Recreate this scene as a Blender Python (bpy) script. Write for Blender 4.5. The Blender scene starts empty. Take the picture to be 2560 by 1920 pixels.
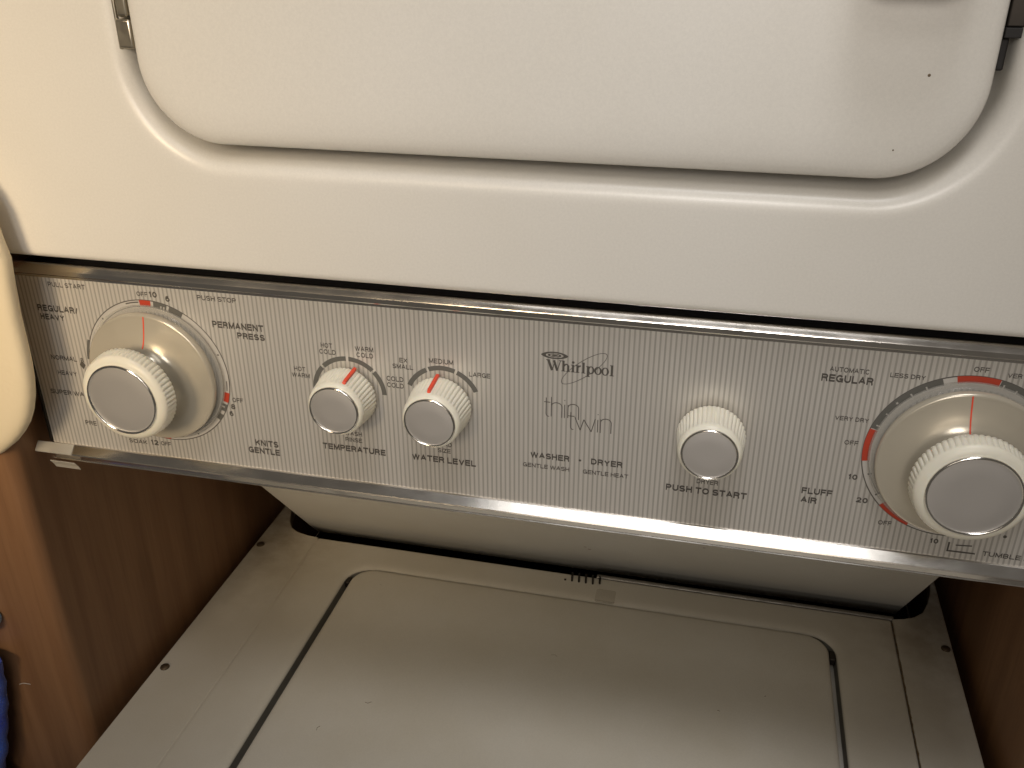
import bpy, bmesh, math, random
from mathutils import Matrix, Vector, Euler

random.seed(7)
S = 0.001                                    # everything below is written in millimetres
scn = bpy.context.scene
col = scn.collection

# ------------------------------------------------------------------ camera
cd = bpy.data.cameras.new('camera')
cam = bpy.data.objects.new('camera', cd)
col.objects.link(cam)
cd.sensor_fit = 'HORIZONTAL'
cd.sensor_width = 36.0
cd.lens = 32.616
cd.clip_start = 0.01
cd.clip_end = 50
rows = [(0.973731, 0.227697, -0.001515), (-0.100398, 0.4353, 0.89467), (0.204373, -0.871016, 0.446725)]
m3 = Matrix(rows).transposed()
cam.matrix_world = Matrix.Translation(Vector((91.498, -413.354, 518.273)) * S) @ m3.to_4x4()
scn.camera = cam

# ------------------------------------------------------------------ world, lamps, exposure
w = bpy.data.worlds.new('World')
scn.world = w
w.use_nodes = True
bg = w.node_tree.nodes['Background']
bg.inputs['Color'].default_value = (1.0, 0.89, 0.75, 1)
bg.inputs['Strength'].default_value = 0.08


def area(name, loc, target, sx, sy, power, colr):
    l = bpy.data.lights.new(name, 'AREA')
    l.shape = 'RECTANGLE'
    l.size = sx
    l.size_y = sy
    l.energy = power
    l.color = colr
    o = bpy.data.objects.new(name, l)
    col.objects.link(o)
    o.location = Vector(loc)
    d = Vector(target) - Vector(loc)
    o.rotation_euler = d.to_track_quat('-Z', 'Y').to_euler()
    return o


def spot(name, loc, target, deg, blend, radius, power, colr):
    l = bpy.data.lights.new(name, 'SPOT')
    l.spot_size = math.radians(deg)
    l.spot_blend = blend
    l.shadow_soft_size = radius
    l.energy = power
    l.color = colr
    o = bpy.data.objects.new(name, l)
    col.objects.link(o)
    o.location = Vector(loc)
    o.rotation_euler = (Vector(target) - Vector(loc)).to_track_quat('-Z', 'Y').to_euler()
    return o


area('ceiling_lamp', (0.06, -1.08, 1.50), (0.0, 0.0, 0.25), 0.85, 0.28, 1.9, (1.0, 0.98, 0.95))
area('front_fill_area', (0.10, -2.20, 0.45), (0.0, 0.0, 0.35), 0.90, 0.50, 3.5, (1.0, 0.88, 0.74))  # added fill from low in front, not a known lamp
spot('dryer_fill_spot', (0.10, -1.20, 0.85), (0.02, 0.0, 0.50), 35, 1.0, 0.20, 30, (1.0, 0.94, 0.88))  # added spot; narrow cone brightens the dryer and keeps the lid dim
spot('lid_fill_spot', (0.12, -0.50, 1.50), (0.07, -0.06, 0.0), 34, 1.0, 0.28, 41, (1.0, 0.98, 0.98))  # added spot to brighten the front of the washer lid
spot('warm_lamp', (-0.48, -1.08, 0.78), (-0.41, 0.0, 0.41), 27, 1.0, 0.28, 104, (1.0, 0.78, 0.51))

scn.view_settings.view_transform = 'Standard'
scn.view_settings.look = 'None'
scn.view_settings.exposure = 0.0
scn.view_settings.gamma = 1.0
scn.render.engine = 'CYCLES'
scn.cycles.use_denoising = True
scn.cycles.use_adaptive_sampling = False
scn.cycles.max_bounces = 8
scn.cycles.caustics_reflective = True


# ------------------------------------------------------------------ materials
class NT:
    def __init__(self, name):
        self.m = bpy.data.materials.new(name)
        self.m.use_nodes = True
        self.t = self.m.node_tree
        self.b = self.t.nodes['Principled BSDF']
        self.out = self.t.nodes['Material Output']

    def n(self, typ, **kw):
        nd = self.t.nodes.new(typ)
        for k, v in kw.items():
            if k in nd.inputs:
                nd.inputs[k].default_value = v
            else:
                setattr(nd, k, v)
        return nd

    def l(self, a, b):
        self.t.links.new(a, b)

    def coord(self, scale=(1, 1, 1), kind='Object'):
        tc = self.n('ShaderNodeTexCoord')
        mp = self.n('ShaderNodeMapping')
        mp.inputs['Scale'].default_value = scale
        self.l(tc.outputs[kind], mp.inputs['Vector'])
        return mp.outputs['Vector']

    def noise(self, vec, scale, detail=3, rough=0.5):
        nz = self.n('ShaderNodeTexNoise')
        nz.inputs['Scale'].default_value = scale
        nz.inputs['Detail'].default_value = detail
        nz.inputs['Roughness'].default_value = rough
        self.l(vec, nz.inputs['Vector'])
        return nz.outputs['Fac']

    def ramp(self, fac, stops):
        r = self.n('ShaderNodeValToRGB')
        e = r.color_ramp.elements
        while len(e) < len(stops):
            e.new(0.5)
        for i, (p, c) in enumerate(stops):
            e[i].position = p
            e[i].color = (c[0], c[1], c[2], 1) if hasattr(c, '__len__') else (c, c, c, 1)
        self.l(fac, r.inputs['Fac'])
        return r.outputs['Color']

    def bump(self, fac, strength, dist, normal=None):
        b = self.n('ShaderNodeBump')
        b.inputs['Strength'].default_value = strength
        b.inputs['Distance'].default_value = dist
        self.l(fac, b.inputs['Height'])
        if normal is not None:
            self.l(normal, b.inputs['Normal'])
        return b.outputs['Normal']

    def mix(self, fac, a, b):
        mx = self.n('ShaderNodeMix', data_type='RGBA')
        for i, v in ((0, fac), (6, a), (7, b)):
            if hasattr(v, 'is_linked') or hasattr(v, 'node'):
                self.l(v, mx.inputs[i])
            elif hasattr(v, '__len__'):
                mx.inputs[i].default_value = (v[0], v[1], v[2], 1)
            else:
                mx.inputs[i].default_value = v
        return mx.outputs[2]

    def mul(self, a, b):
        mx = self.n('ShaderNodeMix', data_type='RGBA', blend_type='MULTIPLY')
        mx.inputs[0].default_value = 1.0
        self.l(a, mx.inputs[6])
        self.l(b, mx.inputs[7])
        return mx.outputs[2]

    def set(self, **kw):
        for k, v in kw.items():
            k = k.replace('_', ' ')
            i = self.b.inputs[k]
            if hasattr(v, 'node'):
                self.l(v, i)
            elif hasattr(v, '__len__') and len(v) == 3 and i.type == 'RGBA':
                i.default_value = (v[0], v[1], v[2], 1)
            else:
                i.default_value = v
        return self


def enamel(name, base, dirt, rough=0.24, dirt_amt=(0.62, 0.82), stain=False):
    t = NT(name)
    v = t.coord()
    big = t.noise(v, 9, 4, 0.6)
    c = t.mix(t.ramp(big, [(dirt_amt[0], 0), (dirt_amt[1], 1)]), base, dirt)
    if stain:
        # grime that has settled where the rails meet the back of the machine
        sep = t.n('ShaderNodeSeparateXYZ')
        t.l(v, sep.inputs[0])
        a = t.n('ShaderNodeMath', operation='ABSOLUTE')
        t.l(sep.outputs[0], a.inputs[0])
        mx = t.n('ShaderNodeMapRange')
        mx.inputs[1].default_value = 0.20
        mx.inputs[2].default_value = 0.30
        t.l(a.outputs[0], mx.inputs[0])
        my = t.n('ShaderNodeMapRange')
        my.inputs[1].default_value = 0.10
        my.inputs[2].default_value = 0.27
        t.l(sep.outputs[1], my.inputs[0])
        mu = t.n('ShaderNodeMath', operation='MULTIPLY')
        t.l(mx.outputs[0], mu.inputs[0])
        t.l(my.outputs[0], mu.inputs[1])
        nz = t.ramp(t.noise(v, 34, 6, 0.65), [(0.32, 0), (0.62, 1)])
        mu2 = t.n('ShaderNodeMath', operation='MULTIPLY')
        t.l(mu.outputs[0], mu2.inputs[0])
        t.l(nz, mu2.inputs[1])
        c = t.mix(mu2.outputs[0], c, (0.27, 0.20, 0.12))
    fine = t.noise(v, 260, 2)
    pep = t.ramp(t.noise(v, 820, 3, 0.75), [(0.3, 0.93), (0.7, 1.0)])
    c = t.mul(c, pep)
    r = t.ramp(t.noise(v, 5, 1), [(0.1, rough), (0.9, rough + 0.03)])
    # faint pale rub marks, sparse and drawn out sideways
    sc_ = t.noise(t.coord((0.35, 1, 1)), 26, 5, 0.7)
    c = t.mix(t.ramp(sc_, [(0.66, 0), (0.84, 0.35)]), c, (0.84, 0.82, 0.76))
    t.set(Base_Color=c, Roughness=r, Normal=t.bump(fine, 0.02, 0.0002), Specular_IOR_Level=0.5)
    return t.m


M = {}
M['enamel'] = enamel('enamel_white', (0.76, 0.73, 0.67), (0.735, 0.70, 0.63), 0.29, (0.35, 0.85))
M['enamel_top_shaded'] = enamel('enamel_washer_shaded', (0.60, 0.56, 0.48), (0.52, 0.47, 0.37), 0.36, (0.3, 0.85), stain=True)  # the same white enamel, darkened; shade on the washer top is in its colour
M['enamel_shroud'] = enamel('enamel_shroud', (0.74, 0.72, 0.65), (0.66, 0.62, 0.53), 0.34, (0.3, 0.85))


def steel_stripes():
    t = NT('striped_steel')
    tc = t.n('ShaderNodeTexCoord')
    sep = t.n('ShaderNodeSeparateXYZ')
    t.l(tc.outputs['Object'], sep.inputs[0])
    mp = t.n('ShaderNodeMapping')
    mp.inputs['Scale'].default_value = (1, 1, 0.03)
    t.l(tc.outputs['Object'], mp.inputs['Vector'])
    brush = t.noise(mp.outputs['Vector'], 900, 3, 0.6)
    mul = t.n('ShaderNodeMath', operation='MULTIPLY')
    mul.inputs[1].default_value = 2 * math.pi / 0.00256
    t.l(sep.outputs[0], mul.inputs[0])
    sn = t.n('ShaderNodeMath', operation='SINE')
    t.l(mul.outputs[0], sn.inputs[0])
    ad = t.n('ShaderNodeMath', operation='MULTIPLY_ADD')
    ad.inputs[1].default_value = 0.5
    ad.inputs[2].default_value = 0.5
    t.l(sn.outputs[0], ad.inputs[0])
    line = t.ramp(ad.outputs[0], [(0.55, 0.0), (0.85, 1.0)])
    brk = t.ramp(brush, [(0.15, 0.55), (0.7, 1.0)])
    lm = t.n('ShaderNodeMath', operation='MULTIPLY')
    t.l(line, lm.inputs[0])
    t.l(brk, lm.inputs[1])
    base = t.mix(t.ramp(brush, [(0.25, 0), (0.75, 1)]), (0.70, 0.665, 0.61), (0.79, 0.755, 0.70))
    c = t.mix(lm.outputs[0], base, (0.47, 0.44, 0.40))
    tan = t.n('ShaderNodeTangent', direction_type='RADIAL', axis='Z')
    hb = t.bump(t.ramp(ad.outputs[0], [(0.55, 1), (1.0, 0)]), 0.25, 0.0002)
    t.set(Base_Color=c, Metallic=0.45, Roughness=0.42, Anisotropic=0.55, Normal=hb)
    t.l(tan.outputs[0], t.b.inputs['Tangent'])
    return t.m


M['panel'] = steel_stripes()


def metal(name, base, rough, bscale=60, bstr=0.05, stretch=(1, 1, 1)):
    t = NT(name)
    v = t.coord(stretch)
    nz = t.noise(v, bscale, 4, 0.6)
    r = t.ramp(nz, [(0.3, rough * 0.8), (0.75, rough * 1.35)])
    t.set(Base_Color=base, Metallic=1.0, Roughness=r, Normal=t.bump(nz, bstr, 0.001))
    return t.m


M['chrome'] = metal('bright_trim', (0.78, 0.75, 0.71), 0.16, 70, 0.06, (0.5, 1, 1))
M['ring'] = metal('chrome_ring', (0.86, 0.84, 0.80), 0.10, 90, 0.02)
M['cap'] = metal('brushed_cap', (0.70, 0.675, 0.65), 0.50, 3, 0.0)
M['hinge'] = metal('hinge_steel', (0.50, 0.46, 0.38), 0.30, 120, 0.05)
M['dark_metal'] = metal('dark_steel', (0.06, 0.052, 0.045), 0.5, 120, 0.05)
M['rod'] = metal('grey_rod', (0.26, 0.24, 0.21), 0.45, 120, 0.05)
M['screw'] = metal('screw_head', (0.16, 0.12, 0.08), 0.55, 300, 0.2)


def plastic(name, base, rough=0.35, sss=0.0, bscale=300, bstr=0.02):
    t = NT(name)
    v = t.coord()
    nz = t.noise(v, bscale, 3)
    sm = t.noise(v, 40, 4)
    c = t.mix(t.ramp(sm, [(0.45, 0), (0.8, 1)]), base, tuple(x * 0.9 for x in base))
    t.set(Base_Color=c, Roughness=rough, Normal=t.bump(nz, bstr, 0.0005))
    if sss:
        t.set(Subsurface_Weight=sss, Subsurface_Radius=(0.004, 0.003, 0.0018))
        t.b.inputs['Subsurface Scale'].default_value = 0.5
    return t.m


M['cream'] = plastic('cream_plastic', (0.86, 0.82, 0.69), 0.36, 0.15)
M['skirt'] = plastic('dial_plastic', (0.60, 0.545, 0.44), 0.22)
M['skirt'].node_tree.nodes['Principled BSDF'].inputs['Metallic'].default_value = 0.35
M['red_pointer'] = plastic('red_pointer', (0.80, 0.075, 0.03), 0.4)
M['print'] = plastic('dark_print', (0.09, 0.08, 0.068), 0.55)
M['print_grey'] = plastic('grey_print', (0.13, 0.125, 0.11), 0.5)
M['print_red'] = plastic('red_print', (0.50, 0.055, 0.025), 0.45)
M['print_light'] = plastic('light_print', (0.50, 0.47, 0.43), 0.45)
M['band'] = metal('plain_steel_band', (0.66, 0.63, 0.585), 0.42, 300, 0.02)
M['band'].node_tree.nodes['Principled BSDF'].inputs['Metallic'].default_value = 0.35
M['grime'] = plastic('brown_grime', (0.13, 0.085, 0.04), 0.8)
M['groove_shade'] = plastic('dark_groove_shade', (0.20, 0.19, 0.165), 0.7)  # dark colour for the shade inside the lid groove
M['black'] = plastic('black_void', (0.012, 0.010, 0.009), 0.7)
M['brown'] = plastic('brown_plastic', (0.20, 0.10, 0.06), 0.4)


def clear(name, tint, frac, rough=0.08):
    t = NT(name)
    tr = t.n('ShaderNodeBsdfTransparent')
    tr.inputs[0].default_value = (tint[0], tint[1], tint[2], 1)
    t.set(Base_Color=(0.8, 0.78, 0.72), Roughness=rough)
    nz = t.noise(t.coord(), 160, 3)
    t.set(Normal=t.bump(nz, 0.08, 0.0008))
    mx = t.n('ShaderNodeMixShader')
    mx.inputs[0].default_value = frac
    t.l(tr.outputs[0], mx.inputs[1])
    t.l(t.b.outputs[0], mx.inputs[2])
    t.l(mx.outputs[0], t.out.inputs['Surface'])
    return t.m


M['clear'] = clear('clear_plastic', (0.90, 0.89, 0.87), 0.22)
M['tape'] = clear('clear_tape', (0.92, 0.90, 0.86), 0.42, 0.25)
M['tape_clear'] = clear('thin_clear_tape', (0.90, 0.89, 0.87), 0.10, 0.15)


def wood(name, a, b, dark):
    t = NT(name)
    v = t.coord((1, 1, 0.055))
    g = t.noise(v, 62, 6, 0.62)
    g2 = t.noise(v, 260, 3, 0.6)
    broad = t.noise(t.coord((1, 1, 0.12)), 14, 3, 0.5)
    c = t.mix(t.ramp(g, [(0.3, 0), (0.7, 1)]), a, b)
    c = t.mix(t.ramp(broad, [(0.35, 0.0), (0.75, 0.55)]), c, dark)
    c = t.mix(t.ramp(g2, [(0.5, 0), (0.8, 0.35)]), c, dark)
    t.set(Base_Color=c, Roughness=0.5, Normal=t.bump(g, 0.12, 0.001))
    return t.m


M['wood'] = wood('brown_wood', (0.215, 0.104, 0.046), (0.32, 0.172, 0.084), (0.12, 0.055, 0.023))


def vinyl():
    t = NT('cream_vinyl')
    v = t.coord()
    vo = t.n('ShaderNodeTexVoronoi', feature='SMOOTH_F1')
    vo.inputs['Scale'].default_value = 330
    vo.inputs['Smoothness'].default_value = 0.6
    nz = t.noise(v, 160, 4, 0.6)
    t.l(v, vo.inputs['Vector'])
    ad = t.n('ShaderNodeMath', operation='ADD')
    t.l(vo.outputs['Distance'], ad.inputs[0])
    t.l(nz, ad.inputs[1])
    c = t.mix(t.noise(v, 30, 3), (0.86, 0.74, 0.53), (0.81, 0.69, 0.48))
    t.set(Base_Color=c, Roughness=0.55, Normal=t.bump(ad.outputs[0], 0.22, 0.0006))
    return t.m


M['vinyl'] = vinyl()


def fabric():
    t = NT('blue_fabric')
    v = t.coord()
    f = t.noise(v, 500, 3, 0.7)
    c = t.mix(t.ramp(t.noise(v, 45, 4), [(0.35, 0), (0.7, 1)]), (0.015, 0.06, 0.55), (0.03, 0.14, 0.75))
    t.set(Base_Color=c, Roughness=0.9, Normal=t.bump(f, 0.6, 0.002), Sheen_Weight=0.4)
    return t.m


M['blue'] = fabric()
tmp = NT('pale_blue_fabric')
vv = tmp.coord()
tmp.set(Base_Color=tmp.mix(tmp.ramp(tmp.noise(vv, 220, 3), [(0.4, 0), (0.6, 1)]), (0.16, 0.28, 0.46), (0.42, 0.50, 0.58)), Roughness=0.9)
M['pale_blue'] = tmp.m

# ------------------------------------------------------------------ object helpers
WL = {}                                        # world location (mm) of each object


def finish(o, parent, loc):
    col.objects.link(o)
    WL[o.name] = Vector(loc)
    if parent is not None:
        o.parent = parent
        o.location = (Vector(loc) - WL[parent.name]) * S
    else:
        o.location = Vector(loc) * S
    return o


def empty(name, loc, label=None, cat=None, group=None, parent=None):
    o = bpy.data.objects.new(name, None)
    o.empty_display_size = 0.02
    finish(o, parent, loc)
    tag(o, label, cat, group)
    return o


def tag(o, label=None, cat=None, group=None, kind=None):
    if label:
        o['label'] = label
    if cat:
        o['category'] = cat
    if group:
        o['group'] = group
    if kind:
        o['kind'] = kind
    return o


def mk(name, verts, faces, mat, parent=None, loc=(0, 0, 0), smooth=True, sharp=35, bevel=0, label=None):
    """verts in mm relative to loc"""
    me = bpy.data.meshes.new(name)
    me.from_pydata([(v[0] * S, v[1] * S, v[2] * S) for v in verts], [], faces)
    bm = bmesh.new()
    bm.from_mesh(me)
    bmesh.ops.recalc_face_normals(bm, faces=bm.faces)
    bm.to_mesh(me)
    bm.free()
    if smooth:
        me.shade_smooth()
        if sharp:
            me.set_sharp_from_angle(angle=math.radians(sharp))
    me.materials.append(mat)
    o = bpy.data.objects.new(name, me)
    finish(o, parent, loc)
    if bevel:
        b = o.modifiers.new('bevel', 'BEVEL')
        b.width = bevel * S
        b.segments = 3
        b.limit_method = 'ANGLE'
    if label:
        o['label'] = label
    return o


def sheet(name, verts, faces, mat, parent, y, label=None):
    """flat print on the panel: verts (x,z) in mm; faces the viewer (-y)"""
    me = bpy.data.meshes.new(name)
    cx = sum(v[0] for v in verts) / len(verts)
    cz = sum(v[1] for v in verts) / len(verts)
    me.from_pydata([((v[0] - cx) * S, (v[2] if len(v) > 2 else 0) * S, (v[1] - cz) * S) for v in verts], [], faces)
    me.materials.append(mat)
    o = bpy.data.objects.new(name, me)
    finish(o, parent, (cx, y, cz))
    if label:
        o['label'] = label
    return o


def box(x0, x1, y0, y1, z0, z1):
    v = [(x, y, z) for x in (x0, x1) for y in (y0, y1) for z in (z0, z1)]
    f = [(0, 1, 3, 2), (4, 6, 7, 5), (0, 4, 5, 1), (2, 3, 7, 6), (0, 2, 6, 4), (1, 5, 7, 3)]
    return v, f


def extrude_x(profile, x0, x1, nx=1, closed=True):
    n = len(profile)
    v, f = [], []
    for i in range(nx + 1):
        x = x0 + (x1 - x0) * i / nx
        v += [(x, p[0], p[1]) for p in profile]
    for i in range(nx):
        for k in range(n if closed else n - 1):
            a, b = i * n + k, i * n + (k + 1) % n
            f.append((a, b, b + n, a + n))
    if closed:
        f.append(tuple(range(n)))
        f.append(tuple(range(nx * n, nx * n + n)))
    return v, f


def rrect(x0, x1, z0, z1, r, na=20, ns=12):
    """closed rounded rectangle in 2D, fixed vertex count"""
    pts = []
    cs = [((x1 - r), (z0 + r), -90), ((x1 - r), (z1 - r), 0), ((x0 + r), (z1 - r), 90), ((x0 + r), (z0 + r), 180)]
    for i, (cx, cz, a0) in enumerate(cs):
        for k in range(na + 1):
            a = math.radians(a0 + 90 * k / na)
            pts.append((cx + r * math.cos(a), cz + r * math.sin(a)))
        nx = cs[(i + 1) % 4]
        a = math.radians(a0 + 90)
        e = (cx + r * math.cos(a), cz + r * math.sin(a))
        b = math.radians(nx[2])
        s = (nx[0] + r * math.cos(b), nx[1] + r * math.sin(b))
        for k in range(1, ns):
            pts.append((e[0] + (s[0] - e[0]) * k / ns, e[1] + (s[1] - e[1]) * k / ns))
    return pts


def loops_mesh(loops, cap_first=False, cap_last=False):
    n = len(loops[0])
    v = [p for l in loops for p in l]
    f = []
    for i in range(len(loops) - 1):
        for k in range(n):
            a, b = i * n + k, i * n + (k + 1) % n
            f.append((a, b, b + n, a + n))
    if cap_first:
        f.append(tuple(range(n)))
    if cap_last:
        f.append(tuple(range((len(loops) - 1) * n, len(loops) * n)))
    return v, f


def revolve(profile, segs=96, ribs=0, cap_ends=(False, False)):
    """profile rows (r, h[, rib depth]); axis towards the viewer (-y); local coords"""
    v, f = [], []
    for row in profile:
        r, h = row[0], row[1]
        d = row[2] if len(row) > 2 else 0
        for k in range(segs):
            a = 2 * math.pi * k / segs
            rr = r - d * (1 - abs(math.cos(ribs * a / 2))) if d else r
            v.append((rr * math.sin(a), -h, rr * math.cos(a)))
    for i in range(len(profile) - 1):
        for k in range(segs):
            a, b = i * segs + k, i * segs + (k + 1) % segs
            f.append((a, b, b + segs, a + segs))
    if cap_ends[0]:
        f.append(tuple(range(segs)))
    if cap_ends[1]:
        f.append(tuple(range((len(profile) - 1) * segs, len(profile) * segs)))
    return v, f


def tube(path, r, n=8, cap=True):
    v, f = [], []
    up0 = Vector((0.31, 0.17, 0.93))
    P = [Vector(p) for p in path]
    for i, p in enumerate(P):
        t = (P[min(i + 1, len(P) - 1)] - P[max(i - 1, 0)]).normalized()
        a = t.cross(up0).normalized()
        b = t.cross(a)
        for k in range(n):
            an = 2 * math.pi * k / n
            q = p + a * (r * math.cos(an)) + b * (r * math.sin(an))
            v.append(tuple(q))
    for i in range(len(P) - 1):
        for k in range(n):
            a, b = i * n + k, i * n + (k + 1) % n
            f.append((a, b, b + n, a + n))
    if cap:
        f.append(tuple(range(n)))
        f.append(tuple(range((len(P) - 1) * n, len(P) * n)))
    return v, f


# ------------------------------------------------------------------ the closet round the machine
def wall_box(name, prof, z0, z1, label):
    n = len(prof)
    v = [(x, y, z0) for x, y in prof] + [(x, y, z1) for x, y in prof]
    f = [(k, (k + 1) % n, n + (k + 1) % n, n + k) for k in range(n)] + [tuple(range(n)), tuple(range(n, 2 * n))]
    o = mk(name, v, f, M['wood'], smooth=True, sharp=40)
    return tag(o, label, 'wall')


def rounded_corner(cx, cy, r, a0, a1, n=8):
    return [(cx + r * math.cos(math.radians(a0 + (a1 - a0) * k / n)), cy + r * math.sin(math.radians(a0 + (a1 - a0) * k / n))) for k in range(n + 1)]


FX = -314.0
prof = [(-330, 640), (-760, 640), (-760, -12)] + rounded_corner(FX - 9, -12 + 9, 9, -90, 0) + [(FX, 640)]
wall_l = wall_box('wood_wall', prof, -880, 1150, 'brown wood partition with lit rounded front edge, beside the blue towel')
prof = [(330, 640), (760, 640), (760, -12)] + rounded_corner(FX * -1 + 9, -12 + 9, 9, -90, -180) + [(-FX, 640)]
wall_r = wall_box('wood_wall', prof, -880, 1150, 'brown wood wall in shade at the bottom right beside the washer')
v, f = box(-760, 760, 642, 660, -880, 1150)
bw = mk('back_wall', v, f, M['wood'], smooth=False)
tag(bw, kind='structure')
# thin pale scratch on the lit face of the left partition
sv, sf = tube([(-362, -12.1, 34.0), (-359, -12.25, 35.6), (-356, -12.3, 36.2), (-352.5, -12.1, 36.0)], 0.28, 6)
mk('scratch', sv, sf, M['print_light'], wall_l)

# ------------------------------------------------------------------ the laundry machine
unit = empty('laundry_center', (0, 150, -880),
             'white stacked washer and dryer with a striped steel control panel between them', 'washer dryer')

# dryer cabinet with the recess round its door
DX0, DX1, DZ0, DZ1, DR = -189.8, 189.8, 420.2, 770.0, 40.0


def off(d):
    return rrect(DX0 - d, DX1 + d, DZ0 - d, DZ1 + d, DR + d, 24, 12)


groove = [(-14, 28), (0, 28), (4.6, 26), (5.3, 20), (5.8, 13.5), (6.3, 9.2), (7.0, 6.2), (8.0, 4.0), (9.4, 2.3), (11.2, 1.05), (13.4, 0.32), (15.6, 0.05), (18.0, 0.0), (21, 0.0)]
L = [[(x, y, z) for x, z in off(d)] for d, y in groove]
CX0, CX1, CZ0, CZ1 = -303, 303, 353.6, 955
rr = 4.0
L.append([(x, 0.0, z) for x, z in rrect(CX0 + rr + 2, CX1 - rr - 2, CZ0 + rr + 2, CZ1 - rr - 2, 6, 24, 12)])
for k in range(0, 7):
    a = math.radians(15 * k)
    ins = rr * (1 - math.sin(a))
    L.append([(x, rr - rr * math.cos(a), z) for x, z in rrect(CX0 + ins, CX1 - ins, CZ0 + ins, CZ1 - ins, 8 - ins * 0.5, 24, 12)])
L.append([(x, 560.0, z) for x, z in rrect(CX0, CX1, CZ0, CZ1, 8, 24, 12)])
v, f = loops_mesh(L, True, True)
cab = mk('dryer_cabinet', v, f, M['enamel'], unit, sharp=55)

# the dryer door
prof = [(-1.0, 16), (0.0, 13), (0.0, 3.0), (-0.35, 1.0), (-1.2, -0.9), (-2.8, -2.3), (-5.2, -3.25), (-8.5, -3.85), (-12.5, -4.2), (-17, -4.35), (-20, -4.4), (-26, -4.4)]
L = [[(x, y, z) for x, z in off(d)] for d, y in prof]
v, f = loops_mesh(L, True, True)
door = mk('dryer_door', v, f, M['enamel'], unit, sharp=60)
for (sx, sz, r) in ((164.7, 463.5, 0.62), (156.3, 433.8, 0.35)):
    mk('paint_chip', *revolve([(r, 0), (r * 0.9, 0.08), (0.01, 0.1)], 10, 0, (True, False)), M['screw'], door, (sx, -4.42, sz))
# handle: a rounded grip that starts just above the frame
L = []
for t_, ins in ((0.0, 0.0), (14, 0.0), (19, 0.8), (22.5, 2.6), (24.5, 5.5), (25, 9.0)):
    L.append([(x, -4.2 - t_, z) for x, z in rrect(131 + ins, 177 - ins, 495 + ins, 612 - ins, 14 - ins * 0.6, 10, 4)])
v, f = loops_mesh(L, True, True)
mk('door_handle', v, f, M['brown'], door, sharp=60)
# hinge: two pressed-metal knuckles on the left of the door
for x0_, x1_, y0_, z0, z1, bv in ((-198.6, -190.6, 0.6, 463.8, 477.0, 1.1), (-197.6, -191.6, 1.6, 477.8, 508.0, 1.4)):
    v, f = box(x0_, x1_, y0_, 9.0, z0, z1)
    mk('hinge_knuckle', v, f, M['hinge'], door, bevel=bv)
v, f = box(-200.2, -198.0, 2.2, 8.0, 463.2, 508)
mk('hinge_leaf', v, f, M['hinge'], cab, bevel=0.6)
# latch parts in the gap on the right
v, f = box(190.6, 197.5, 3.6, 12, 481, 520)
mk('door_latch', v, f, M['dark_metal'], cab, bevel=0.8)
v, f = box(190.4, 196.6, 2.2, 10, 477.2, 481)
mk('latch_catch', v, f, M['black'], cab, bevel=0.4)
v, f = box(190.2, 193.6, 6.2, 12, 464.5, 477)
mk('latch_plate', v, f, M['black'], cab, bevel=1.0)

# body behind the control panel, and the slanted shroud under it
YP = 12.0
prof = [(YP + 1.6, 217.8), (YP + 1.6, 341.0), (YP + 22, 341.0), (YP + 22, 352.4), (555, 352.4), (555, 60), (330, -10), (291, -29.5), (288.5, -29.5), (90, 210.5), (87, 213.2), (YP + 4, 213.2)]
v, f = extrude_x(prof, -274.5, 274.5)
mk('slanted_shroud', v, f, M['enamel_shroud'], unit, sharp=30, bevel=1.2)
v, f = box(-300.5, -274.7, YP + 1.8, 87, 213.4, 341)
v2, f2 = box(274.7, 300.5, YP + 1.8, 87, 213.4, 341)
mk('console_end', v, f, M['enamel_shroud'], unit, bevel=1)
mk('console_end', v2, f2, M['enamel_shroud'], unit, bevel=1)
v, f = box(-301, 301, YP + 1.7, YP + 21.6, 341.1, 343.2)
mk('gap_shade_plate', v, f, M['black'], unit, smooth=False)  # black plates added so the open gap reads as deep shade
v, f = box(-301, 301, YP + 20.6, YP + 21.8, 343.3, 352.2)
mk('gap_shade_plate', v, f, M['black'], unit, smooth=False)
# specks on the shroud
for px_, py_, pz_, q in ((4.2, 232.3, 38.4, 0.8), (7.4, 236.2, 33.7, 1.0), (102.5, 200.8, 76.5, 0.8)):
    nrm = Vector((0, -128, -105)).normalized()
    o = mk('dirt_speck', *revolve([(q, 0), (q * 0.8, 0.1), (0.01, 0.12)], 8, 0, (True, False)), M['brown'], unit, (px_, py_ - 0.05, pz_ - 0.04))
    o.rotation_euler = nrm.to_track_quat('-Y', 'Z').to_euler()
    o.scale = (1.6, 1, 0.7)

# control panel
v, f = box(-303, 303, YP, YP + 1.5, 217.5, 345.2)
panel = mk('control_panel', v, f, M['panel'], unit, smooth=False)
# bright trim along top and bottom edge
top_prof = [(YP + 1.6, 345.9), (YP + 0.4, 345.9), (YP, 345.6), (YP - 1.8, 342.9), (YP - 2.0, 342.4), (YP - 2.1, 339.9), (YP - 1.8, 339.4), (YP - 0.7, 339.1), (YP - 0.7, 337.6), (YP + 0.3, 337.3), (YP + 0.3, 343.0), (YP + 1.6, 343.0)]
v, f = extrude_x(top_prof, -304, 304, 24)
mk('trim_strip', v, f, M['chrome'], panel, sharp=14, label='slim bright metal strip along the top of the panel')
bot_prof = [(YP + 0.3, 226.9), (YP - 0.4, 226.9), (YP - 1.2, 226.5), (YP - 4.9, 222.4), (YP - 5.2, 221.7), (YP - 4.9, 221.1), (YP - 3.8, 217.9), (YP - 4.2, 217.4), (YP - 3.8, 216.9), (YP + 3, 216.6), (YP + 3, 217.2), (YP + 0.3, 217.4)]
v, f = extrude_x(bot_prof, -304, 304, 24)
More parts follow.
